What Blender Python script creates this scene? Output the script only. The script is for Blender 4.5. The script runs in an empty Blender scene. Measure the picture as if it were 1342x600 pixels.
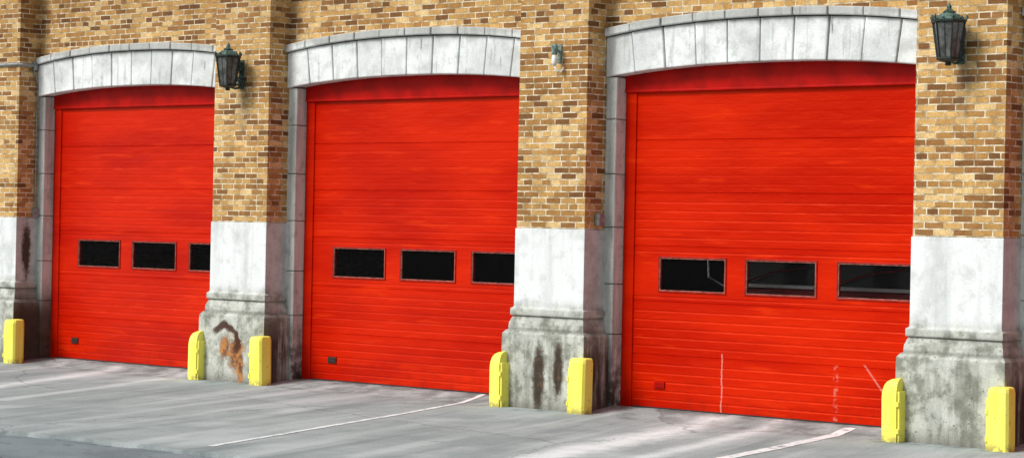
import bpy, bmesh, math, random
from mathutils import Vector, Matrix
random.seed(7)
scene = bpy.context.scene
COL = scene.collection

# ------------------------------------------------------------------ helpers
def new_obj(name, mesh, parent=None, loc=(0, 0, 0), mat=None, bevel=0, smooth=False, seg=2):
    o = bpy.data.objects.new(name, mesh)
    COL.objects.link(o)
    o.location = loc
    if parent is not None:
        o.parent = parent
    if mat is not None:
        for m in (mat if isinstance(mat, (list, tuple)) else [mat]):
            mesh.materials.append(m)
    if bevel:
        b = o.modifiers.new("bevel", 'BEVEL')
        b.width = bevel; b.segments = seg; b.limit_method = 'ANGLE'; b.angle_limit = math.radians(30)
    if smooth:
        for p in mesh.polygons: p.use_smooth = True
    return o

def bm_mesh(bm, name="m"):
    bmesh.ops.recalc_face_normals(bm, faces=bm.faces)
    me = bpy.data.meshes.new(name)
    bm.to_mesh(me); bm.free()
    return me

def add_box(bm, x0, x1, y0, y1, z0, z1, mi=0):
    vs = [bm.verts.new(p) for p in [(x0,y0,z0),(x1,y0,z0),(x1,y1,z0),(x0,y1,z0),(x0,y0,z1),(x1,y0,z1),(x1,y1,z1),(x0,y1,z1)]]
    for f in [(0,1,2,3),(4,5,6,7),(0,1,5,4),(1,2,6,5),(2,3,7,6),(3,0,4,7)]:
        fc = bm.faces.new([vs[i] for i in f]); fc.material_index = mi

def tube(bm, pts, r, n=8, cap=True, mi=0):
    pts = [Vector(p) for p in pts]
    rs = r if isinstance(r, (list, tuple)) else [r]*len(pts)
    rings = []
    for i, p in enumerate(pts):
        d = (pts[min(i+1, len(pts)-1)] - pts[max(i-1, 0)]).normalized()
        a = Vector((0,0,1)) if abs(d.z) < .9 else Vector((1,0,0))
        u = d.cross(a).normalized(); v = d.cross(u).normalized()
        rings.append([bm.verts.new(p + (u*math.cos(2*math.pi*k/n) + v*math.sin(2*math.pi*k/n))*rs[i]) for k in range(n)])
    for a, b in zip(rings, rings[1:]):
        for k in range(n):
            f = bm.faces.new([a[k], a[(k+1)%n], b[(k+1)%n], b[k]]); f.material_index = mi
    if cap:
        for rg in (rings[0], rings[-1]):
            f = bm.faces.new(rg); f.material_index = mi

def lathe(bm, prof, n=6, rot=0, mi=0, cx=0, cy=0):
    rings = []
    for r, z in prof:
        rings.append([bm.verts.new((cx + r*math.cos(rot+2*math.pi*k/n), cy + r*math.sin(rot+2*math.pi*k/n), z)) for k in range(n)])
    for a, b in zip(rings, rings[1:]):
        for k in range(n):
            f = bm.faces.new([a[k], a[(k+1)%n], b[(k+1)%n], b[k]]); f.material_index = mi
    for rg in (rings[0], rings[-1]):
        f = bm.faces.new(rg); f.material_index = mi

# ------------------------------------------------------------------ shader DSL
class G:
    def __init__(s, name):
        s.mat = bpy.data.materials.new(name); s.mat.use_nodes = True
        s.nt = s.mat.node_tree; s.nt.nodes.clear()
        s.out = s.nt.nodes.new('ShaderNodeOutputMaterial')
        s.b = s.nt.nodes.new('ShaderNodeBsdfPrincipled')
        s.nt.links.new(s.b.outputs[0], s.out.inputs[0])
        geo = s.nt.nodes.new('ShaderNodeNewGeometry')
        s.P = geo.outputs['Position']; s.Nn = geo.outputs['True Normal']
        sp = s.nt.nodes.new('ShaderNodeSeparateXYZ'); s.nt.links.new(s.P, sp.inputs[0])
        s.x, s.y, s.z = sp.outputs
        sn = s.nt.nodes.new('ShaderNodeSeparateXYZ'); s.nt.links.new(s.Nn, sn.inputs[0])
        s.nx, s.ny, s.nz = sn.outputs
    def put(s, sock, v):
        if isinstance(v, bpy.types.NodeSocket): s.nt.links.new(v, sock)
        else:
            if isinstance(v, (tuple, list)) and len(v) == 3 and sock.type == 'RGBA': v = (*v, 1)
            sock.default_value = v
    def set(s, **k):
        for n, v in k.items():
            s.put(s.b.inputs[n.replace('_', ' ')], v)
    def m(s, op, a, b=0.0, c=None, clamp=False):
        n = s.nt.nodes.new('ShaderNodeMath'); n.operation = op; n.use_clamp = clamp
        s.put(n.inputs[0], a); s.put(n.inputs[1], b)
        if c is not None: s.put(n.inputs[2], c)
        return n.outputs[0]
    def vec(s, x, y, z):
        n = s.nt.nodes.new('ShaderNodeCombineXYZ')
        s.put(n.inputs[0], x); s.put(n.inputs[1], y); s.put(n.inputs[2], z)
        return n.outputs[0]
    def scaled(s, sx, sy, sz):
        return s.vec(s.m('MULTIPLY', s.x, sx), s.m('MULTIPLY', s.y, sy), s.m('MULTIPLY', s.z, sz))
    def noise(s, v, scale, detail=4, rough=.55, dist=0):
        n = s.nt.nodes.new('ShaderNodeTexNoise')
        s.put(n.inputs['Vector'], v); n.inputs['Scale'].default_value = scale
        n.inputs['Detail'].default_value = detail; n.inputs['Roughness'].default_value = rough
        n.inputs['Distortion'].default_value = dist
        return n.outputs[0]
    def step(s, v, a, b):   # smooth map a..b -> 0..1
        n = s.nt.nodes.new('ShaderNodeMapRange'); n.interpolation_type = 'SMOOTHSTEP'
        s.put(n.inputs[0], v); n.inputs[1].default_value = a; n.inputs[2].default_value = b
        return n.outputs[0]
    def mix(s, f, a, b, blend='MIX'):
        n = s.nt.nodes.new('ShaderNodeMix'); n.data_type = 'RGBA'; n.blend_type = blend
        s.put(n.inputs[0], f); s.put(n.inputs[6], a); s.put(n.inputs[7], b)
        return n.outputs[2]
    def ramp(s, f, stops, const=False):
        n = s.nt.nodes.new('ShaderNodeValToRGB')
        if const: n.color_ramp.interpolation = 'CONSTANT'
        el = n.color_ramp.elements
        while len(el) < len(stops): el.new(.5)
        for e, (p, c) in zip(el, stops):
            e.position = p; e.color = (*c, 1)
        s.put(n.inputs[0], f)
        return n.outputs[0]
    def bump(s, h, strength=.3, dist=.01):
        n = s.nt.nodes.new('ShaderNodeBump'); n.inputs['Strength'].default_value = strength
        n.inputs['Distance'].default_value = dist; s.put(n.inputs['Height'], h)
        s.nt.links.new(n.outputs[0], s.b.inputs['Normal'])
    def spot(s, ax, px, sx, az, pz, sz, nz, k=.8):
        dx = s.m('DIVIDE', s.m('SUBTRACT', ax, px), sx); dz = s.m('DIVIDE', s.m('SUBTRACT', az, pz), sz)
        d = s.m('SQRT', s.m('ADD', s.m('MULTIPLY', dx, dx), s.m('MULTIPLY', dz, dz)))
        v = s.m('ADD', s.m('SUBTRACT', 1.0, d), s.m('MULTIPLY', s.m('SUBTRACT', nz, .5), k*2))
        return s.step(v, 0.0, .55)

# ------------------------------------------------------------------ materials
def brick_material():
    g = G("buff_brick")
    u = g.m('ADD', g.x, g.y)
    wob = g.m('MULTIPLY', g.m('SUBTRACT', g.noise(g.P, 9, 2), .5), .006)
    v = g.vec(g.m('ADD', u, wob), g.m('ADD', g.z, wob), 0.0)
    b = g.nt.nodes.new('ShaderNodeTexBrick')
    b.offset = .5; b.squash = .62; b.squash_frequency = 4
    g.put(b.inputs['Vector'], v)
    g.put(b.inputs['Color1'], (0, 0, 0, 1)); g.put(b.inputs['Color2'], (1, 1, 1, 1)); g.put(b.inputs['Mortar'], (.5, .5, .5, 1))
    b.inputs['Scale'].default_value = 1; b.inputs['Mortar Size'].default_value = .0070
    b.inputs['Mortar Smooth'].default_value = .12; b.inputs['Bias'].default_value = 0
    b.inputs['Brick Width'].default_value = .212; b.inputs['Row Height'].default_value = .0665
    col = g.ramp(b.outputs[0], [(0, (.21, .10, .036)), (.09, (.31, .155, .052)), (.23, (.43, .235, .075)),
                                (.40, (.55, .33, .115)), (.60, (.66, .43, .17)), (.82, (.38, .20, .07)), (.90, (.74, .54, .26))], const=True)
    fine = g.noise(g.P, 60, 4, .7)
    col = g.mix(1.0, col, g.ramp(fine, [(.25, (.58, .54, .50)), (.75, (1.35, 1.35, 1.35))]), 'MULTIPLY')
    mid = g.noise(g.P, 7, 4, .6)
    col = g.mix(1.0, col, g.ramp(mid, [(.3, (.84, .80, .76)), (.7, (1.14, 1.14, 1.12))]), 'MULTIPLY')
    big = g.noise(g.scaled(1, 1, .5), 1.3, 4)
    col = g.mix(1.0, col, g.ramp(big, [(.3, (.76, .73, .68)), (.7, (1.12, 1.12, 1.12))]), 'MULTIPLY')
    mort = g.mix(g.step(g.noise(g.P, 10, 4), .35, .65), (.36, .27, .15), (.80, .72, .53))
    col = g.mix(b.outputs[1], col, mort)
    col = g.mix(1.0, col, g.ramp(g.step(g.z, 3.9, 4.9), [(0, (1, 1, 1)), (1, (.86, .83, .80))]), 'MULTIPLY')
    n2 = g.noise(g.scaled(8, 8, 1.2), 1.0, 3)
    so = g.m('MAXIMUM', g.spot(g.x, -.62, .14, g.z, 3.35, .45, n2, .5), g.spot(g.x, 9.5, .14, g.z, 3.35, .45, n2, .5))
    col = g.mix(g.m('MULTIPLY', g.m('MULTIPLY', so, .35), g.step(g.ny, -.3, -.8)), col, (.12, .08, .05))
    g.set(Base_Color=col, Roughness=.88)
    g.b.inputs['Specular IOR Level'].default_value = .25
    h = g.m('ADD', g.m('MULTIPLY', b.outputs[1], -1.0), g.m('MULTIPLY', fine, .3))
    g.bump(h, .8, .008)
    return g.mat

def stone_material(name, kind):
    g = G(name)
    st = g.noise(g.scaled(7, 7, .7), 1.0, 5, .6)
    mot = g.noise(g.P, 6, 6, .65)
    fin = g.noise(g.P, 70, 3, .7)
    bs = .3
    if kind == 'arch':
        lo = g.noise(g.P, 2.4, 4)
        col = g.mix(g.step(lo, .38, .62), (.84, .87, .86), (.64, .67, .66))
        col = g.mix(g.m('MULTIPLY', g.step(mot, .48, .68), .5), col, (.42, .44, .42))
        stn = g.noise(g.scaled(9, 9, .9), 1.0, 4, .6)
        col = g.mix(g.m('MULTIPLY', g.step(stn, .54, .68), .5), col, (.32, .33, .31))
        drip = g.m('MULTIPLY', g.step(g.noise(g.scaled(20, 20, .8), 1.0, 3), .64, .72), g.step(mot, .45, .6))
        col = g.mix(g.m('MULTIPLY', drip, .75), col, (.12, .11, .09))
        up_ = g.step(g.m('ADD', g.z, g.m('MULTIPLY', mot, .14)), 4.12, 4.24)
        col = g.mix(g.m('MULTIPLY', up_, .6), col, (.30, .30, .27))
    elif kind == 'jamb':
        col = g.mix(g.step(st, .4, .65), (.68, .70, .66), (.44, .46, .43))
        col = g.mix(g.m('MULTIPLY', g.step(mot, .5, .7), .55), col, (.25, .26, .23))
        low = g.m('MULTIPLY', g.step(g.z, .95, .1), g.step(g.m('ADD', mot, g.m('MULTIPLY', st, .5)), .55, .85))
        col = g.mix(g.m('MULTIPLY', low, .95), col, (.045, .035, .025))
        far = g.m('MULTIPLY', g.step(g.x, -4.6, -4.95), g.step(g.m('ADD', g.z, g.m('MULTIPLY', mot, .6)), 1.5, .8))
        col = g.mix(g.m('MULTIPLY', far, .92), col, (.07, .04, .022))
    else:
        bs = .18
        white = g.mix(g.step(st, .45, .72), (.80, .83, .83), (.64, .67, .665))
        white = g.mix(g.m('MULTIPLY', g.step(mot, .50, .70), .55), white, (.54, .565, .555))
        wl = g.noise(g.scaled(1.3, 1.3, 1), 2.1, 5, .6)
        white = g.mix(g.m('MULTIPLY', g.step(wl, .50, .64), .5), white, (.50, .525, .51))
        grey = g.mix(g.step(mot, .38, .64), (.56, .58, .52), (.24, .25, .21))
        grey = g.mix(g.m('MULTIPLY', g.step(st, .48, .66), .6), grey, (.16, .165, .13))
        pale = g.m('MULTIPLY', g.step(g.noise(g.P, 4.3, 4), .5, .62), .5)
        grey = g.mix(pale, grey, (.62, .64, .59))
        pit = g.step(g.noise(g.P, 34, 3, .6), .63, .68)
        grey = g.mix(g.m('MULTIPLY', pit, .75), grey, (.07, .07, .055))
        zed = g.m('ADD', g.z, g.m('MULTIPLY', g.m('SUBTRACT', st, .5), .22))
        col = g.mix(g.step(zed, .98, 1.16), grey, white)
        led = g.m('MULTIPLY', g.step(g.m('ABSOLUTE', g.m('SUBTRACT', g.z, .95)), .03, .0), .55)
        led = g.m('MAXIMUM', led, g.m('MULTIPLY', g.step(g.m('ABSOLUTE', g.m('SUBTRACT', g.z, .80)), .035, .0), .55))
        col = g.mix(led, col, (.12, .12, .10))
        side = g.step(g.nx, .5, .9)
        col = g.mix(g.m('MULTIPLY', side, .5), col, g.mix(g.step(mot, .35, .65), (.40, .53, .49), (.22, .29, .26)))  # side faces greyed for shade and grime in the colour, green against red bounce
        shade_grime = g.m('MULTIPLY', side, g.m('MULTIPLY', g.step(g.z, .95, .40), g.step(st, .34, .54)))  # low side shadow and brown grime, both painted into the colour
        shade_grime = g.m('MAXIMUM', shade_grime, g.m('MULTIPLY', side, g.m('MULTIPLY', g.step(g.x, -4.6, -4.95), g.step(g.m('ADD', g.z, g.m('MULTIPLY', mot, .6)), 1.35, .9))))
        col = g.mix(g.m('MULTIPLY', shade_grime, .95), col, (.045, .03, .018))
        foot = g.m('MULTIPLY', g.step(g.m('ADD', g.z, g.m('MULTIPLY', mot, .2)), .2, .0), .7)
        col = g.mix(foot, col, (.12, .11, .09))
        nz = g.noise(g.P, 11, 5, .7)
        nl = g.noise(g.P, 4.5, 4, .6)
        # irregular rust curve with orange runs
        wx = g.m('MULTIPLY', g.m('SUBTRACT', nl, .5), .16)
        dx = g.m('SUBTRACT', g.m('ADD', g.x, wx), -.74); dz = g.m('SUBTRACT', g.m('ADD', g.z, wx), .44)
        rr = g.m('SQRT', g.m('ADD', g.m('MULTIPLY', g.m('MULTIPLY', dx, dx), .7), g.m('MULTIPLY', dz, dz)))
        ring = g.m('SUBTRACT', 1.0, g.m('DIVIDE', g.m('ABSOLUTE', g.m('SUBTRACT', rr, .19)), .065))
        ring = g.m('ADD', ring, g.m('MULTIPLY', g.m('SUBTRACT', nz, .5), 2.2))
        ring = g.m('MULTIPLY', g.step(ring, .05, .6), g.step(g.m('ADD', g.z, g.m('MULTIPLY', dx, .5)), .38, .48))
        run = g.spot(g.x, -.55, .17, g.z, .30, .30, nz, .9)
        run2 = g.spot(g.x, -.74, .13, g.z, .36, .20, nz, 1.1)
        run3 = g.spot(g.x, -.45, .07, g.z, .14, .30, nz, .9)
        orange = g.m('MULTIPLY', g.m('MAXIMUM', run, g.m('MAXIMUM', run2, run3)), .95)
        fr = g.step(g.ny, -.3, -.8)
        col = g.mix(g.m('MULTIPLY', orange, fr), col, g.mix(g.step(nz, .42, .60), (.14, .04, .012), (.48, .20, .05)))
        col = g.mix(g.m('MULTIPLY', g.m('MULTIPLY', ring, fr), .95), col, (.06, .018, .008))
        s1 = g.spot(g.x, 4.36, .12, g.z, .28, .54, nz, .5)
        s2 = g.spot(g.x, 4.64, .09, g.z, .38, .44, nz, .5)
        bl = g.m('MULTIPLY', g.m('MAXIMUM', s1, s2), fr)
        col = g.mix(g.m('MULTIPLY', bl, .96), col, g.mix(g.step(nz, .48, .68), (.030, .017, .009), (.12, .065, .03)))
        s3 = g.spot(g.y, -.36, .10, g.z, 1.50, .50, nz, .6)
        s3 = g.m('MULTIPLY', s3, g.m('MULTIPLY', side, g.step(g.x, -4.0, -5.0)))
        col = g.mix(s3, col, (.07, .055, .04))
    col = g.mix(1.0, col, g.ramp(fin, [(.3, (.84, .84, .84)), (.7, (1.07, 1.07, 1.07))]), 'MULTIPLY')
    g.set(Base_Color=col, Roughness=.85)
    g.b.inputs['Specular IOR Level'].default_value = .3
    g.bump(g.m('ADD', fin, g.m('MULTIPLY', mot, 1.8)), bs, .010)
    return g.mat

def door_material(name, marks=False):
    g = G(name)
    bd = g.noise(g.scaled(.45, .45, 1.9), 1.0, 3, .5)
    col = g.mix(g.step(bd, .36, .64), (.44, .0030, .0005), (.60, .0125, .0008))
    pz = g.noise(g.vec(0.0, 0.0, g.m('FLOOR', g.m('DIVIDE', g.z, .58))), 3.7, 1)
    col = g.mix(g.m('MULTIPLY', g.step(pz, .35, .65), .25), col, (.66, .017, .001))
    dirt = g.m('MULTIPLY', g.step(g.z, .5, 0.0), g.step(g.noise(g.P, 9, 5, .7), .45, .7))
    col = g.mix(g.m('MULTIPLY', dirt, .35), col, (.20, .012, .005))
    hi = g.m('MULTIPLY', g.step(g.noise(g.scaled(1.2, 1.2, 11), 1.0, 4, .6), .55, .70), .40)
    col = g.mix(hi, col, (.80, .040, .004))
    spk = g.step(g.noise(g.P, 55, 2), .76, .80)
    col = g.mix(g.m('MULTIPLY', spk, .2), col, (.75, .16, .08))
    if marks:
        nz = g.noise(g.P, 16, 4, .7)
        jx = g.m('MULTIPLY', g.m('SUBTRACT', g.noise(g.scaled(1, 1, 3), 2, 2), .5), .05)
        X = g.m('ADD', g.x, jx)
        def vline(px, w, z0, z1, cut=.35):
            a = g.step(g.m('ABSOLUTE', g.m('SUBTRACT', X, px)), w, w*.4)
            return g.m('MULTIPLY', g.m('MULTIPLY', a, g.step(nz, cut, cut+.12)),
                       g.m('MULTIPLY', g.step(g.z, z0-.02, z0), g.step(g.z, z1, z1-.02)))
        mk = g.m('MULTIPLY', vline(6.38, .012, .02, .64, .34), .7)
        mk = g.m('MAXIMUM', mk, g.m('MULTIPLY', vline(7.80, .036, .03, .60, .49), .5))
        c = g.m('SUBTRACT', 8.37, g.m('MULTIPLY', g.m('SUBTRACT', g.z, .34), .85))
        dg = g.m('MULTIPLY', g.step(g.m('ABSOLUTE', g.m('SUBTRACT', g.x, c)), .018, .007),
                 g.m('MULTIPLY', g.step(g.z, .33, .35), g.step(g.z, .62, .60)))
        mk = g.m('MAXIMUM', mk, g.m('MULTIPLY', dg, .5))
        col = g.mix(g.m('MULTIPLY', mk, .75), col, (.80, .42, .34))
    g.set(Base_Color=col, Roughness=g.m('ADD', .27, g.m('MULTIPLY', bd, .25)))
    g.b.inputs['Specular IOR Level'].default_value = .5
    g.b.inputs['Specular Tint'].default_value = (1, .20, .03, 1)
    h = g.m('ADD', g.noise(g.scaled(.8, .8, 3.0), 4, 3), g.m('MULTIPLY', g.noise(g.P, 90, 2), .06))
    g.bump(h, .4, .02)
    return g.mat

def simple(name, col, rough=.5, metal=0, var=.15, scale=8, bump=.15, spec=.5):
    g = G(name)
    n = g.noise(g.P, scale, 5, .65)
    a = tuple(c*(1-var) for c in col); b = tuple(min(1, c*(1+var)) for c in col)
    g.set(Base_Color=g.mix(g.step(n, .35, .65), a, b), Roughness=rough, Metallic=metal)
    g.b.inputs['Specular IOR Level'].default_value = spec
    if bump: g.bump(g.noise(g.P, scale*5, 3), bump, .005)
    return g.mat

def yellow_material():
    g = G("yellow_paint")
    n = g.noise(g.P, 13, 5, .7); st = g.noise(g.scaled(14, 14, 1.6), 1.0, 4, .6)
    col = g.mix(g.step(st, .4, .7), (.93, .88, .16), (.87, .77, .09))
    col = g.mix(g.m('MULTIPLY', g.step(n, .60, .72), .4), col, (.58, .46, .10))
    chip = g.step(g.noise(g.P, 26, 3, .6), .68, .71)
    col = g.mix(g.m('MULTIPLY', chip, .7), col, (.16, .10, .05))
    low = g.m('MULTIPLY', g.step(g.z, .04, -.06), g.step(n, .42, .55))
    col = g.mix(g.m('MULTIPLY', low, .7), col, (.25, .20, .09))
    g.set(Base_Color=col, Roughness=.6)
    g.b.inputs['Specular IOR Level'].default_value = .3
    g.bump(g.m('ADD', n, g.noise(g.P, 60, 2)), .25, .005)
    return g.mat

def concrete_nodes(g):
    big = g.noise(g.P, .7, 5, .6); mid = g.noise(g.P, 3.5, 6, .65); fin = g.noise(g.P, 60, 4, .75)
    xr = g.m('ADD', g.x, g.m('MULTIPLY', g.y, .27))
    tr = g.noise(g.vec(g.m('MULTIPLY', xr, 2.2), g.m('MULTIPLY', g.y, .20), 0.0), 1.0, 4, .55)
    pt = g.noise(g.vec(g.m('MULTIPLY', g.x, .8), g.m('MULTIPLY', g.y, .5), 3.0), 1.0, 3, .55)
    col = g.mix(g.step(big, .3, .7), (.27, .315, .315), (.37, .415, .415))
    col = g.mix(g.m('MULTIPLY', g.step(mid, .45, .72), .32), col, (.20, .24, .24))
    col = g.mix(g.m('MULTIPLY', g.step(tr, .50, .68), .5), col, (.56, .61, .61))
    col = g.mix(g.m('MULTIPLY', g.step(pt, .52, .68), .45), col, (.58, .63, .63))
    col = g.mix(g.m('MULTIPLY', g.step(tr, .46, .32), .45), col, (.15, .185, .19))
    def track(x0, slope, w, amt, y1):
        d = g.m('SUBTRACT', g.x, g.m('ADD', x0, g.m('MULTIPLY', g.y, slope)))
        e = g.m('ADD', g.m('SUBTRACT', 1.0, g.m('DIVIDE', g.m('ABSOLUTE', d), w)), g.m('MULTIPLY', g.m('SUBTRACT', mid, .5), 1.4))
        return g.m('MULTIPLY', g.m('MULTIPLY', g.step(e, .0, 1.1), amt), g.step(g.y, y1, y1+1.2))
    t = g.m('MAXIMUM', track(6.45, -.24, .42, .9, -6.5), track(-3.3, -.42, .30, .65, -5))
    t = g.m('MAXIMUM', t, track(7.20, -.25, .22, .65, -6))
    t = g.m('MAXIMUM', t, track(-1.9, -.35, .2, .45, -5))
    col = g.mix(t, col, (.80, .84, .84))
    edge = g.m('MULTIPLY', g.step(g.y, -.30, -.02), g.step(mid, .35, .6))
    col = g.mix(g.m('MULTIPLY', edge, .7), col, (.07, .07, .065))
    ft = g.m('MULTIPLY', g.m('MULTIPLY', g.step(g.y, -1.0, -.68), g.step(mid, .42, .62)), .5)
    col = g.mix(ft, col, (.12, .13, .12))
    v = g.step(g.noise(g.P, 1.9, 3), .68, .76)
    col = g.mix(g.m('MULTIPLY', v, .5), col, (.12, .13, .13))
    vo = g.nt.nodes.new('ShaderNodeTexVoronoi'); vo.feature = 'DISTANCE_TO_EDGE'
    wv = g.nt.nodes.new('ShaderNodeVectorMath'); wv.operation = 'ADD'
    g.put(wv.inputs[0], g.P); g.put(wv.inputs[1], g.vec(g.m('MULTIPLY', mid, .5), g.m('MULTIPLY', big, .6), 0.0))
    g.put(vo.inputs['Vector'], wv.outputs[0]); vo.inputs['Scale'].default_value = .22
    crack = g.m('MULTIPLY', g.step(vo.outputs[0], .004, .0015), .4)
    col = g.mix(crack, col, (.10, .10, .10))
    col = g.mix(1.0, col, g.ramp(fin, [(.3, (.76, .76, .76)), (.7, (1.17, 1.17, 1.17))]), 'MULTIPLY')
    return col, fin, mid

def concrete_material():
    g = G("driveway_concrete")
    col, fin, mid = concrete_nodes(g)
    g.set(Base_Color=col, Roughness=.95)
    g.b.inputs['Specular IOR Level'].default_value = .2
    g.bump(g.m('ADD', fin, mid), .3, .005)
    return g.mat

def paint_material():
    g = G("worn_white_paint")
    col, fin, mid = concrete_nodes(g)
    w = g.noise(g.P, 8, 6, .75)
    f = g.step(w, .68, .48)
    g.set(Base_Color=g.mix(g.m('MULTIPLY', f, .9), col, (.88, .91, .91)), Roughness=.8)
    g.bump(fin, .3, .005)
    return g.mat

def asphalt_material():
    g = G("asphalt")
    fin = g.noise(g.P, 80, 3, .8); big = g.noise(g.P, 1.2, 5)
    col = g.mix(g.step(big, .35, .65), (.12, .155, .17), (.20, .245, .265))
    col = g.mix(g.step(fin, .5, .72), col, (.38, .42, .44))
    gap = g.step(g.noise(g.P, 5, 4), .62, .66)
    col = g.mix(g.m('MULTIPLY', gap, .5), col, (.04, .045, .05))
    g.set(Base_Color=col, Roughness=.85); g.bump(fin, .6, .01)
    return g.mat

def glass_material():
    g = G("dusty_window_glass")
    nt = g.nt
    tr = nt.nodes.new('ShaderNodeBsdfTransparent'); tr.inputs[0].default_value = (.96, .98, .98, 1)
    mx = nt.nodes.new('ShaderNodeMixShader')
    g.set(Base_Color=(.006, .006, .007), Roughness=.04)
    g.b.inputs['Specular IOR Level'].default_value = .3
    mx.inputs[0].default_value = .18
    nt.links.new(tr.outputs[0], mx.inputs[1]); nt.links.new(g.b.outputs[0], mx.inputs[2]); nt.links.new(mx.outputs[0], g.out.inputs[0])
    return g.mat

M_BRICK = brick_material()
M_ARCH = stone_material("limestone_arch", 'arch')
M_JAMB = stone_material("weathered_jamb_stone", 'jamb')
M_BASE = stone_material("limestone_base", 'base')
M_DOOR = door_material("red_door_paint")
M_DOORM = door_material("scuffed_red_door_paint", True)
M_TRIM = simple("red_trim_paint", (.40, .003, .0005), .45, 0, .2, 3, .1, .12)
M_WFRAME = simple("faded_red_frame", (.34, .014, .008), .5, 0, .3, 12, .1, .2)
M_GASKET = simple("faded_window_gasket", (.30, .12, .09), .6, 0, .5, 20, .1, .2)
M_SEAL = simple("rubber_seal", (.02, .02, .02), .8)
M_VENT = simple("dark_vent_metal", (.03, .015, .012), .6)
M_YEL = yellow_material()
M_CONC = concrete_material(); M_PAINT = paint_material(); M_ASPH = asphalt_material()
M_GLASS = glass_material()
M_IRON = simple("lantern_iron", (.024, .034, .030), .55, .3, .5, 30, .4)
M_VERD = simple("verdigris_copper", (.06, .11, .092), .75, .1, .8, 28, .4)
M_LGLASS = simple("smoky_lantern_glass", (.11, .115, .11), .12, 0, .5, 12, .05)
M_GREY = simple("grey_conduit_metal", (.27, .28, .28), .5, .4, .25, 20)
M_DARK = simple("dark_interior_paint", (.02, .02, .02), .9)
M_GROUND = simple("ground_soil", (.16, .15, .13), .95, 0, .3, 1)
M_COPE = simple("coping_stone", (.45, .44, .41), .85, 0, .2, 4)
M_WHITE = simple("chalky_white_enamel", (.80, .80, .76), .5, 0, .15, 20)
M_MORT = simple("dirty_mortar", (.10, .10, .09), .95)
M_CHROME = simple("truck_chrome", (.85, .85, .85), .22, 1, .1, 5, 0)
M_TRUCK = simple("truck_paint", (.35, .02, .015), .35, 0, .1, 3, 0)
M_TWHITE = simple("truck_white_paint", (.80, .80, .78), .4, 0, .1, 3, 0)
M_TGLASS = simple("truck_windscreen_glass", (.03, .034, .038), .06, 0, .1, 3, 0)

# ------------------------------------------------------------------ building layout
X0 = [-5.0, 0.0, 5.03, 10.08]
PL = [-6.12, -1.14, 3.915, 8.98, 14.05]
PR = [-5.14, -.145, 4.89, 9.96, 15.03]
OPEN = 3.80
PF = -.52      # pilaster front plane
WF = -.17      # wall plane
HT = 7.0

station = bpy.data.objects.new("fire_station", None); COL.objects.link(station)
station["label"] = "tan brick fire station with stone arches and red garage doors"
station["category"] = "fire station"

def ext(i, x):
    a, b = PR[i], PL[i+1]; c = (a+b)/2; h = (b-a)/2
    return 4.12 + .13*(1-abs((x-c)/h)**2.3)
def intr(i, x):
    a, b = PR[i], PL[i+1]; c = (a+b)/2; h = (b-a)/2
    return 3.59 + .11*(1-abs((x-c)/h)**2.3)

bm = bmesh.new()
NB = 16
for i in range(4):
    a, b = PR[i], PL[i+1]
    a -= .3; b += .3
    prev = None
    for k in range(NB+1):
        x = a + (b-a)*k/NB
        xc = min(max(x, PR[i]), PL[i+1])
        zb = ext(i, xc) - .2
        col = [bm.verts.new((x, yy, zz)) for yy, zz in ((WF, zb), (WF, HT), (.1, HT), (.1, zb))]
        if prev:
            for q in range(4):
                bm.faces.new([prev[q], prev[(q+1) % 4], col[(q+1) % 4], col[q]])
        else: bm.faces.new(col)
        prev = col
    bm.faces.new(prev)
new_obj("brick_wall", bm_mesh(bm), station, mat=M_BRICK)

bm = bmesh.new()
add_box(bm, -6.3, -6.02, -.10, 12, -.3, HT); add_box(bm, 14.95, 15.2, -.10, 12, -.3, HT); add_box(bm, -6.3, 15.2, 12, 12.3, -.3, HT)
new_obj("side_wall", bm_mesh(bm), station, mat=M_BRICK)
bm = bmesh.new(); add_box(bm, -6.5, 15.4, -.62, 12.4, HT+.002, HT+.3)
new_obj("roof_coping", bm_mesh(bm), station, mat=M_COPE, bevel=.02)
bm = bmesh.new(); add_box(bm, -6.0, 14.9, .4, 11.9, .004, .02)
new_obj("bay_floor", bm_mesh(bm), station, mat=M_DARK)
bm = bmesh.new(); add_box(bm, -6.0, 14.9, 8.0, 8.1, .03, 6.9)
new_obj("interior_wall", bm_mesh(bm), station, mat=M_DARK)

# pilasters
prof = [(-.25, .105), (.70, .10), (.755, .098), (.79, .070), (.80, .050), (.83, .050), (.87, .046), (.92, .028), (.95, .014), (.955, .038), (1.03, .038), (1.045, .014), (1.06, .010), (1.9185, .010)]
for i in range(5):
    L, R = PL[i], PR[i]
    bm = bmesh.new(); add_box(bm, L, R, PF, .2, 1.92, HT)
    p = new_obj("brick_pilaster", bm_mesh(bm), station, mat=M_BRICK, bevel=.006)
    bm = bmesh.new(); rings = []
    for z, o in prof:
        rings.append([bm.verts.new(q) for q in ((L-o, PF-o, z), (R+o, PF-o, z), (R+o, .2, z), (L-o, .2, z))])
    for a, b in zip(rings, rings[1:]):
        for k in range(4): bm.faces.new([a[k], a[(k+1) % 4], b[(k+1) % 4], b[k]])
    bm.faces.new(rings[0]); bm.faces.new(rings[-1])
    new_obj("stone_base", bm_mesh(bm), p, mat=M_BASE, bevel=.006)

# jambs
for i in range(4):
    for a, b in ((PR[i]-.02, X0[i]), (X0[i]+OPEN, PL[i+1]+.02)):
        bm = bmesh.new(); z = -.1
        hs = [.88, .55, .62, .58, .60]
        while z < 3.58:
            h = hs.pop(0) if hs else .6
            z1 = min(z+h, 3.592)
            if 3.592 - z1 < .2: z1 = 3.592
            add_box(bm, a, b, WF-.012, .12, z+.003, z1-.003)
            z = z1
        new_obj("stone_jamb", bm_mesh(bm), station, mat=M_JAMB, bevel=.014)

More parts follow.
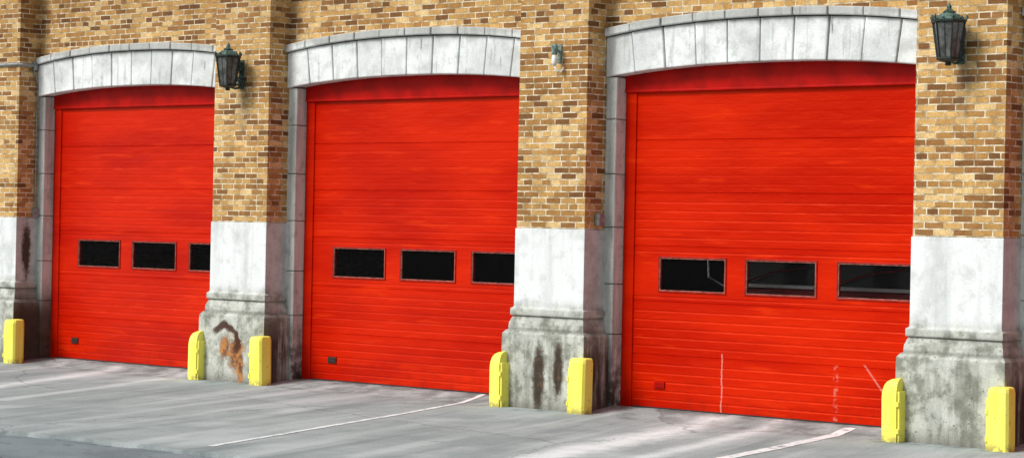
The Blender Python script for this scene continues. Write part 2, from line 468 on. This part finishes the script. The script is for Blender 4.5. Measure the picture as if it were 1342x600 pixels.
# arches
def arch_block(bm, i, xa0, xb0, xa1, xb1, f0, f1, y0, y1, n=4):
    prev = None
    for k in range(n+1):
        t = k/n
        xl = xa0+(xb0-xa0)*t; xh = xa1+(xb1-xa1)*t
        zl = f0(i, xl); zh = f1(i, xh)
        col = [bm.verts.new(q) for q in ((xl, y0, zl), (xh, y0, zh), (xh, y1, zh), (xl, y1, zl))]
        if prev:
            for q in range(4): bm.faces.new([prev[q], prev[(q+1) % 4], col[(q+1) % 4], col[q]])
        else: bm.faces.new(col)
        prev = col
    bm.faces.new(prev)
for i in range(4):
    a, b = PR[i]+.002, PL[i+1]-.002; c = (a+b)/2; nst = 10
    bm = bmesh.new()
    for s in range(nst):
        xb0 = a+(b-a)*s/nst; xb1 = a+(b-a)*(s+1)/nst
        e0, e1 = s == 0, s == nst-1
        def sp(x, e):
            return x if e else c+(x-c)*1.035
        g0, g1 = (0 if e0 else .007), (0 if e1 else .007)
        jit = random.uniform(-.008, .008)
        arch_block(bm, i, xb0+g0, xb1-g1, sp(xb0, e0)+g0, sp(xb1, e1)-g1, intr, lambda i, x: ext(i, x)-.100, WF-.045+jit, .12)
        arch_block(bm, i, sp(xb0, e0)+g0, sp(xb1, e1)-g1, sp(xb0, e0)+g0, sp(xb1, e1)-g1, lambda i, x: ext(i, x)-.090, ext, WF-.090+jit, .05)
    new_obj("stone_arch", bm_mesh(bm), station, mat=M_ARCH, bevel=.013)
    bm = bmesh.new()
    arch_block(bm, i, a+.01, b-.01, a+.01, b-.01, lambda i, x: intr(i, x)+.012, lambda i, x: ext(i, x)-.02, WF-.012, .10, 12)
    new_obj("arch_mortar", bm_mesh(bm), station, mat=M_MORT)

# ------------------------------------------------------------------ garage doors
WSHIFT = [.07, .02, 0, 0]
WZ = (1.275, 1.63)
joints = [.0, .575, 1.15, 1.75, 2.33, 2.90, 3.47]
def door_profile():
    pts = []
    for s in range(6):
        z0, z1 = joints[s], joints[s+1]
        pts += [(z0+.001, .008), (z0+.005, .008), (z0+.012, 0)]
        if s == 2:
            ribs = [z0+.055, z1-.055]
        else:
            n = 5; ribs = [z0+(z1-z0)*(k+1)/(n+1) for k in range(n)]
        dp = [.0036, .0034, .003, .0028, .0014, .0006][s]
        ins = []
        for r in ribs:
            ins += [(r-.016, 0), (r-.005, dp), (r+.003, dp), (r+.010, 0)]
        if s == 2:
            ins = ins[:4] + [(WZ[0], 0), (WZ[1], 0)] + ins[4:]
        pts += ins
        pts += [(z1-.010, 0), (z1-.003, -.001)]
    return pts
PROF = door_profile()
def build_door(i):
    WX = [(a+WSHIFT[i], b+WSHIFT[i]) for a, b in [(.50, 1.37), (1.64, 2.51), (2.78, 3.65)]]
    bm = bmesh.new()
    xs = [.10]
    for a, b in WX: xs += [a, b]
    xs.append(3.82)
    grid = [[bm.verts.new((x, y, z)) for x in xs] for z, y in PROF]
    for r in range(len(grid)-1):
        win = PROF[r][0] == WZ[0]
        for c in range(len(xs)-1):
            if win and c in (1, 3, 5): continue
            bm.faces.new([grid[r][c], grid[r][c+1], grid[r+1][c+1], grid[r+1][c]])
    me = bm_mesh(bm)
    d = new_obj("garage_door", me, station, loc=(X0[i], 0, 0), mat=M_DOORM if i == 2 else M_DOOR)
    so = d.modifiers.new("solid", 'SOLIDIFY'); so.thickness = .045
    so.offset = -1
    if me.polygons[0].normal.y > 0: me.flip_normals()
    if i == 2: d["label"] = "red garage door with pale scratches near the bottom"
    for a, b in WX:
        bm = bmesh.new(); w = .016
        add_box(bm, a-w, b+w, -.012, .03, WZ[1], WZ[1]+w); add_box(bm, a-w, b+w, -.012, .03, WZ[0]-w, WZ[0])
        add_box(bm, a-w, a, -.012, .03, WZ[0]+.001, WZ[1]-.001); add_box(bm, b, b+w, -.012, .03, WZ[0]+.001, WZ[1]-.001)
        new_obj("window_frame", bm_mesh(bm), d, mat=M_WFRAME, bevel=.004)
        bm = bmesh.new(); w = .009
        add_box(bm, a+.001, b-.001, -.006, .015, WZ[1]-w, WZ[1]-.001); add_box(bm, a+.001, b-.001, -.006, .015, WZ[0]+.001, WZ[0]+w)
        add_box(bm, a+.001, a+w, -.006, .015, WZ[0]+w+.001, WZ[1]-w-.001); add_box(bm, b-w, b-.001, -.006, .015, WZ[0]+w+.001, WZ[1]-w-.001)
        new_obj("window_gasket", bm_mesh(bm), d, mat=M_GASKET)
        bm = bmesh.new(); add_box(bm, a-.003, b+.003, .016, .020, WZ[0]-.003, WZ[1]+.003)
        new_obj("window_glass", bm_mesh(bm), d, mat=M_GLASS)
    bm = bmesh.new(); add_box(bm, .002, .150, -.018, .05, -.01, 3.50)
    new_obj("door_track", bm_mesh(bm), d, mat=M_DOOR, bevel=.006)
    bm = bmesh.new(); add_box(bm, 3.75, 3.798, -.018, .05, -.01, 3.50)
    new_obj("door_track", bm_mesh(bm), d, mat=M_DOOR, bevel=.006)
    bm = bmesh.new()
    add_box(bm, .004, 3.796, -.035, .06, 3.425, 3.76)
    add_box(bm, .006, 3.794, -.045, -.034, 3.425, 3.45)
    new_obj("door_header", bm_mesh(bm), d, mat=M_TRIM, bevel=.005)
    bm = bmesh.new(); add_box(bm, .10, 3.8, .0025, .05, -.03, .012)
    new_obj("bottom_seal", bm_mesh(bm), d, mat=M_SEAL)
    bm = bmesh.new(); add_box(bm, .46, .60, -.016, .004, .215, .29)
    for k in range(3): add_box(bm, .475, .585, -.022, -.017, .228+k*.02, .236+k*.02)
    new_obj("vent", bm_mesh(bm), d, mat=M_TRIM if i == 2 else M_VENT, bevel=.003)
for i in range(4): build_door(i)

# ------------------------------------------------------------------ fire truck standing inside the bay
truck = bpy.data.objects.new("fire_truck", None); COL.objects.link(truck)
truck.location = (7.25, .45, .05)
truck["label"] = "red and white fire truck parked behind the garage door"; truck["category"] = "fire truck"
bm = bmesh.new(); add_box(bm, -1.2, 1.2, .05, 6.2, .45, 1.28); add_box(bm, -1.2, 1.2, 1.9, 6.2, 1.281, 2.9)
new_obj("body", bm_mesh(bm), truck, mat=M_TRUCK, bevel=.05)
bm = bmesh.new()
add_box(bm, -1.18, 1.18, .06, 1.85, 2.35, 2.75)
add_box(bm, -1.19, 1.19, .04, .11, 1.285, 1.325)
for xx in (-1.17, -.04, 1.09): add_box(bm, xx, xx+.06, .06, .16, 1.326, 2.349)
for xx in (-1.17, 1.09): add_box(bm, xx, xx+.08, 1.7, 1.85, 1.282, 2.349)
new_obj("cab", bm_mesh(bm), truck, mat=M_TWHITE, bevel=.01)
bm = bmesh.new(); add_box(bm, -1.08, 1.08, .12, .13, 1.285, 2.345)
new_obj("windscreen", bm_mesh(bm), truck, mat=M_TGLASS)
bm = bmesh.new()
tube(bm, [(.15, .03, 1.33), (.45, .04, 1.42), (.75, .05, 1.49), (1.05, .05, 1.52)], .010, 6); tube(bm, [(-.95, .03, 1.33), (-.6, .04, 1.45), (-.15, .05, 1.52)], .010, 6)
for s in (-1, 1):
    tube(bm, [(s*1.15, .05, 1.25), (s*1.30, -.12, 1.38), (s*1.32, -.14, 1.9), (s*1.2, .05, 2.2)], .016, 7)
    add_box(bm, s*1.32-.10, s*1.32+.10, -.18, -.15, 1.62, 1.9)
add_box(bm, -.45, .45, -.03, .045, .70, 1.15)
new_obj("chrome_trim", bm_mesh(bm), truck, mat=M_CHROME)
bm = bmesh.new(); add_box(bm, -1.25, 1.25, -.25, .04, .42, .66)
new_obj("bumper", bm_mesh(bm), truck, mat=M_CHROME, bevel=.03)
for s in (-1, 1):
    bm = bmesh.new(); tube(bm, [(s*.85, .06, .92), (s*.85, -.03, .92), (s*.85, -.05, .92)], [.13, .13, .09], 16)
    new_obj("headlight", bm_mesh(bm), truck, mat=M_WHITE)
    for yy in (1.2, 4.8):
        bm = bmesh.new(); tube(bm, [(s*.9, yy, .45), (s*1.19, yy, .45)], .48, 24)
        new_obj("wheel", bm_mesh(bm), truck, mat=M_SEAL, bevel=.03)

# ------------------------------------------------------------------ ground
def zg(y):
    pts = [(-60, -.16), (-6.1, -.125), (-2, -.085), (-.6, -.06), (-.12, -.004), (12, 0)]
    for (a, za), (b, zb) in zip(pts, pts[1:]):
        if a <= y <= b: return za+(zb-za)*(y-a)/(b-a)
    return pts[0][1]
bm = bmesh.new()
vs = [bm.verts.new(p) for p in ((-300, -300, -.24), (300, -300, -.24), (300, 300, -.24), (-300, 300, -.24))]
bm.faces.new(vs)
o = new_obj("ground", bm_mesh(bm), mat=M_GROUND); o["kind"] = "structure"; o["label"] = "bare ground around the station"; o["category"] = "ground"

def edge_y(x):
    return -6.26 + .055*(x-3) + .03*math.sin(x*2.1) + .012*math.sin(x*7.3) + .008*math.sin(x*23)
bm = bmesh.new()
ys = [None, -5.4, -4, -2, -1.2, -.6, -.45, -.3, -.12, .5]
xs = [-40+.125*k for k in range(640)]
prev = None
for x in xs:
    ey = edge_y(max(-12, min(18, x)))
    col = [bm.verts.new((x, ey-.01, -.22))]
    col += [bm.verts.new((x, ey if y is None else y, zg(ey if y is None else y))) for y in ys]
    if prev:
        for k in range(len(col)-1): bm.faces.new([prev[k], col[k], col[k+1], prev[k+1]])
    prev = col
me = bm_mesh(bm)
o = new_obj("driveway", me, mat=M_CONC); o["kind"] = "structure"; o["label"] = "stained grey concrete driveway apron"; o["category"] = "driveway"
bm = bmesh.new()
prev = None
for x in xs:
    ey = edge_y(max(-12, min(18, x)))
    col = [bm.verts.new((x, -16, -.15)), bm.verts.new((x, ey-.07-.04*math.sin(x*5.1)-.02*math.sin(x*17), -.152))]
    if prev: bm.faces.new([prev[0], col[0], col[1], prev[1]])
    prev = col
o = new_obj("road", bm_mesh(bm), mat=M_ASPH); o["kind"] = "structure"; o["label"] = "dark asphalt street"; o["category"] = "road"

def painted(x0, y0, x1, y1, w):
    bm = bmesh.new(); prev = None; n = 60
    for k in range(n+1):
        t = k/n; y = y0+(y1-y0)*t; x = x0+(x1-x0)*t
        a = w/2+random.uniform(-.008, .006); b = w/2+random.uniform(-.008, .006)
        col = [bm.verts.new((x-a, y, zg(y)+.004)), bm.verts.new((x+b, y, zg(y)+.004))]
        if prev: bm.faces.new([prev[0], prev[1], col[1], col[0]])
        prev = col
    o = new_obj("painted_line", bm_mesh(bm), mat=M_PAINT)
    o["kind"] = "structure"; o["label"] = "worn white line painted on the driveway"; o["category"] = "painted line"
painted(3.10, -.09, 4.82, -5.8, .075)
painted(8.12, -.20, 9.1, -5.9, .14)

# ------------------------------------------------------------------ bollards
def guard_mesh(sign):
    """corner guard: rounded or faceted outer side, flat on the pier side; sign=-1 outer is -x"""
    bm = bmesh.new(); r = .108
    nseg = 12
    inn = .098
    def outline(s, zc, cx, cy):
        pts = []
        if sign < 0:
            for k in range(nseg+1):
                t = math.pi*k/nseg
                pts.append((-math.sin(t)*r, -math.cos(t)*r))
        else:
            pts += [(0, -r), (-.085, -r), (-r, -.080), (-r, .05), (-.06, r), (0, r)]
        pts += [(inn*.5, r), (inn, r), (inn, 0), (inn, -r), (inn*.5, -r)]
        return [bm.verts.new(((cx+(px-cx)*s)*(-sign), cy+(py-cy)*s, zc)) for px, py in pts]
    if sign < 0:
        spec = [(1, -.12), (1, .05), (1, .42), (.985, .46), (.94, .505), (.86, .545), (.72, .578), (.50, .60), (.2, .61)]
        c = (.085, .03)
    else:
        spec = [(1, -.12), (1, .05), (1, .545), (.93, .580), (.84, .592), (.45, .597), (.1, .598)]
        c = (.0, .05)
    rings = [outline(s, z, *c) for s, z in spec]
    n = len(rings[0])
    for a, b in zip(rings, rings[1:]):
        for k in range(n): bm.faces.new([a[k], a[(k+1) % n], b[(k+1) % n], b[k]])
    bm.faces.new(rings[0]); bm.faces.new(rings[-1])
    return bm_mesh(bm)
def guard_plate(sign):
    bm = bmesh.new()
    s = -sign
    xs = sorted((s*.099, s*.124))
    add_box(bm, xs[0], xs[1], -.092, .05, -.12, .49)
    add_box(bm, xs[0], xs[1], -.112, -.094, .08, .13); add_box(bm, xs[0], xs[1], -.112, -.094, .34, .39)
    return bm_mesh(bm)
gm = {-1: guard_mesh(-1), 1: guard_mesh(1)}; pm = {-1: guard_plate(-1), 1: guard_plate(1)}
for m in list(gm.values()) + list(pm.values()): m.materials.append(M_YEL)
for p in gm[-1].polygons: p.use_smooth = True
for i in range(5):
    for sgn, cx in ((-1, PL[i]-.10), (1, PR[i]+.10)):
        if (i == 0 and sgn == -1) or i == 4: continue
        if i == 0: cx += .08
        o = bpy.data.objects.new("bollard", gm[sgn]); COL.objects.link(o)
        o.location = (cx, PF-.125, -.062)
        o.rotation_euler = (random.uniform(-.015, .015), random.uniform(-.015, .015), random.uniform(-.06, .06))
        o["label"] = "yellow round-topped steel guard at a pier corner" if sgn < 0 else "yellow square-shouldered steel guard at a pier corner"
        o["category"] = "bollard"; o["group"] = "yellow guards beside the garage doors"
        if sgn < 0:
            es = o.modifiers.new("es", 'EDGE_SPLIT'); es.split_angle = math.radians(40)
        else:
            bv = o.modifiers.new("b", 'BEVEL'); bv.width = .004; bv.segments = 2
        q = bpy.data.objects.new("side_plate", pm[sgn]); COL.objects.link(q); q.parent = o
        bv = q.modifiers.new("b", 'BEVEL'); bv.width = .004

# ------------------------------------------------------------------ lanterns
def lantern(x, lab):
    root = bpy.data.objects.new("wall_lantern", None); COL.objects.link(root)
    root.location = (x, PF, 3.55)
    root["label"] = lab; root["category"] = "lantern"; root["group"] = "lanterns on the brick pilasters"
    cy = -.235
    rot = math.radians(12)
    bm = bmesh.new()
    zb, zt, rb, rt = .06, .40, .108, .160
    for k in range(6):
        a = rot+k*math.pi/3
        tube(bm, [(rb*math.cos(a), cy+rb*math.sin(a), zb), (rt*math.cos(a), cy+rt*math.sin(a), zt)], .008, 6)
        a2 = a+math.pi/6; rm = .87
        tube(bm, [(rb*rm*math.cos(a2), cy+rb*rm*math.sin(a2), zb), (rt*rm*math.cos(a2), cy+rt*rm*math.sin(a2), zt)], .0035, 5)
    lathe(bm, [(.02, -.01), (.035, .0), (.028, .018), (.07, .03), (.115, .045), (.120, .06), (.108, .07)], 6, rot, 0, 0, cy)
    lathe(bm, [(.158, .392), (.174, .40), (.178, .42), (.158, .425)], 6, rot, 0, 0, cy)
    new_obj("cage", bm_mesh(bm), root, mat=M_IRON, bevel=.002)
    bm = bmesh.new(); lathe(bm, [(rb-.006, zb), (rt-.008, zt)], 6, rot, 0, 0, cy)
    new_obj("lamp_glass", bm_mesh(bm), root, mat=M_LGLASS)
    bm = bmesh.new()
    lathe(bm, [(.152, .424), (.128, .455), (.088, .478), (.062, .487), (.066, .500), (.045, .512), (.022, .53), (.024, .55), (.006, .585)], 6, rot, 0, 0, cy)
    for k in range(12):
        a = rot+k*math.pi/6; rr = .166 if k % 2 == 0 else .150
        h = .060 if k % 2 == 0 else .035
        tube(bm, [(rr*math.cos(a), cy+rr*math.sin(a), .42), ((rr+.012)*math.cos(a), cy+(rr+.012)*math.sin(a), .42+h*.5), ((rr-.004)*math.cos(a), cy+(rr-.004)*math.sin(a), .42+h)], [.012, .012, .002], 5)
    new_obj("crown_roof", bm_mesh(bm), root, mat=M_VERD)
    bm = bmesh.new()
    add_box(bm, -.04, .04, -.018, 0.01, .02, .38)
    add_box(bm, -.055, .055, -.026, -.017, .07, .13); add_box(bm, -.055, .055, -.026, -.017, .27, .33)
    def arc(cyy, cz, r, a0, a1, n=12):
        return [(0, cyy+(r*(1-.45*k/n))*math.cos(a0+(a1-a0)*k/n), cz+(r*(1-.45*k/n))*math.sin(a0+(a1-a0)*k/n)) for k in range(n+1)]
    tube(bm, [(0, -.02, .06), (0, -.06, .03), (0, -.12, .02), (0, -.17, .035), (0, cy, .03)], .014, 7)
    tube(bm, [(0, -.02, .34), (0, -.06, .37), (0, -.10, .36)], .012, 7)
    tube(bm, arc(-.062, .20, .055, 0, 2*math.pi*1.2), .010, 6)
    tube(bm, arc(-.065, .10, .045, math.pi/2, math.pi*2.6), .009, 6)
    tube(bm, arc(-.065, .30, .042, -math.pi/2, math.pi*1.6), .009, 6)
    new_obj("bracket", bm_mesh(bm), root, mat=M_VERD)
lantern(-.64, "dark iron lantern with verdigris crown on brick pilaster")
lantern(9.47, "dark iron lantern with verdigris crown on brick pilaster")

root = bpy.data.objects.new("lamp_fitting", None); COL.objects.link(root)
root.location = (4.50, PF, 3.62)
root["label"] = "stripped lamp fitting with green cap and pale socket on brick pilaster"; root["category"] = "lamp fitting"
bm = bmesh.new()
add_box(bm, -.025, .025, -.015, .005, .12, .32)
tube(bm, [(0, -.01, .24), (0, -.07, .26), (0, -.10, .22)], .013, 7)
lathe(bm, [(.010, .33), (.035, .30), (.038, .27), (.032, .21), (.025, .20)], 10, 0, 0, 0, -.10)
new_obj("bracket", bm_mesh(bm), root, mat=simple("pale_verdigris", (.16, .24, .21), .75, .1, .5, 28, .3), bevel=.002)
bm = bmesh.new()
lathe(bm, [(.02, .20), (.030, .18), (.034, .14), (.03, .10), (.015, .08)], 10, 0, 0, 0, -.10)
tube(bm, [(0, -.10, .09), (.02, -.09, .03), (.06, -.06, .01), (.065, -.02, .06)], .011, 6)
new_obj("socket", bm_mesh(bm), root, mat=M_WHITE, smooth=True)

# ------------------------------------------------------------------ conduits and boxes
def conduit(name, pts, r, mat, lab, cat, box=None):
    bm = bmesh.new(); tube(bm, pts, r, 8)
    if box: add_box(bm, *box)
    o = new_obj(name, bm_mesh(bm), None, mat=mat, bevel=.002)
    o["label"] = lab; o["category"] = cat
conduit("conduit_pipe", [(-6.1, PF-.02, 4.02), (-5.16, PF-.02, 4.02), (-5.115, PF+.02, 4.015), (-5.115, WF-.09, 4.01)], .022, M_GREY,
        "grey conduit pipe running along the brick pilaster", "pipe", (-5.139, -5.09, WF-.14, WF-.082, 3.95, 4.07))
conduit("cable", [(-5.12, WF-.13, 3.95), (-5.11, WF-.05, 3.75), (-5.122, WF-.06, 3.3), (-5.122, WF-.055, 2.9), (-5.12, WF-.06, 2.4), (-5.12, WF-.055, 2.02)], .012, M_GREY,
        "thin grey cable running down the wall to a small box", "cable", (-5.138, -5.08, WF-.10, WF-.02, 1.93, 2.05))
bm = bmesh.new(); add_box(bm, 4.90, 4.955, -.36, -.26, 1.96, 2.10); add_box(bm, 4.954, 4.966, -.35, -.27, 1.97, 2.09)
o = new_obj("switch_box", bm_mesh(bm), None, mat=M_GREY, bevel=.006)
o["label"] = "small grey switch box on the side of a pilaster"; o["category"] = "switch box"

# ------------------------------------------------------------------ camera
H = 1.95
cam_d = bpy.data.cameras.new("camera"); cam = bpy.data.objects.new("camera", cam_d); COL.objects.link(cam)
fw = Vector((-.654, .7565, 0)).normalized(); r0 = Vector((fw.y, -fw.x, 0)); up = Vector((0, 0, 1))
ro = math.radians(1.15)
rt = r0*math.cos(ro)+up*math.sin(ro); u2 = up*math.cos(ro)-r0*math.sin(ro)
mt = Matrix((( rt.x, u2.x, -fw.x, 20.55), (rt.y, u2.y, -fw.y, -19.84), (rt.z, u2.z, -fw.z, H), (0, 0, 0, 1)))
cam.matrix_world = mt
cam_d.sensor_width = 36; cam_d.lens = 36*3000/1342; cam_d.shift_y = -.0037
cam_d.clip_end = 1000
scene.camera = cam

# ------------------------------------------------------------------ light
w = bpy.data.worlds.new("World"); scene.world = w; w.use_nodes = True
nt = w.node_tree; bg = nt.nodes['Background']
sky = nt.nodes.new('ShaderNodeTexSky'); sky.sky_type = 'NISHITA'; sky.sun_disc = False
sd = Vector((-.38, -.84, .84)).normalized()
sky.sun_elevation = math.asin(sd.z); sky.sun_rotation = math.atan2(sd.x, sd.y)
sky.dust_density = 3
hs = nt.nodes.new('ShaderNodeHueSaturation'); hs.inputs['Saturation'].default_value = .4
nt.links.new(sky.outputs[0], hs.inputs['Color'])
nt.links.new(hs.outputs[0], bg.inputs[0]); bg.inputs[1].default_value = .11
sl = bpy.data.lights.new("sun", 'SUN'); sl.energy = 2.8; sl.angle = math.radians(20); sl.color = (1, .985, .95)
so = bpy.data.objects.new("sun", sl); COL.objects.link(so)
so.rotation_euler = (-sd).to_track_quat('-Z', 'Y').to_euler()
so.location = (0, -10, 20)
scene.view_settings.view_transform = 'Standard'; scene.view_settings.look = 'None'; scene.view_settings.exposure = 0
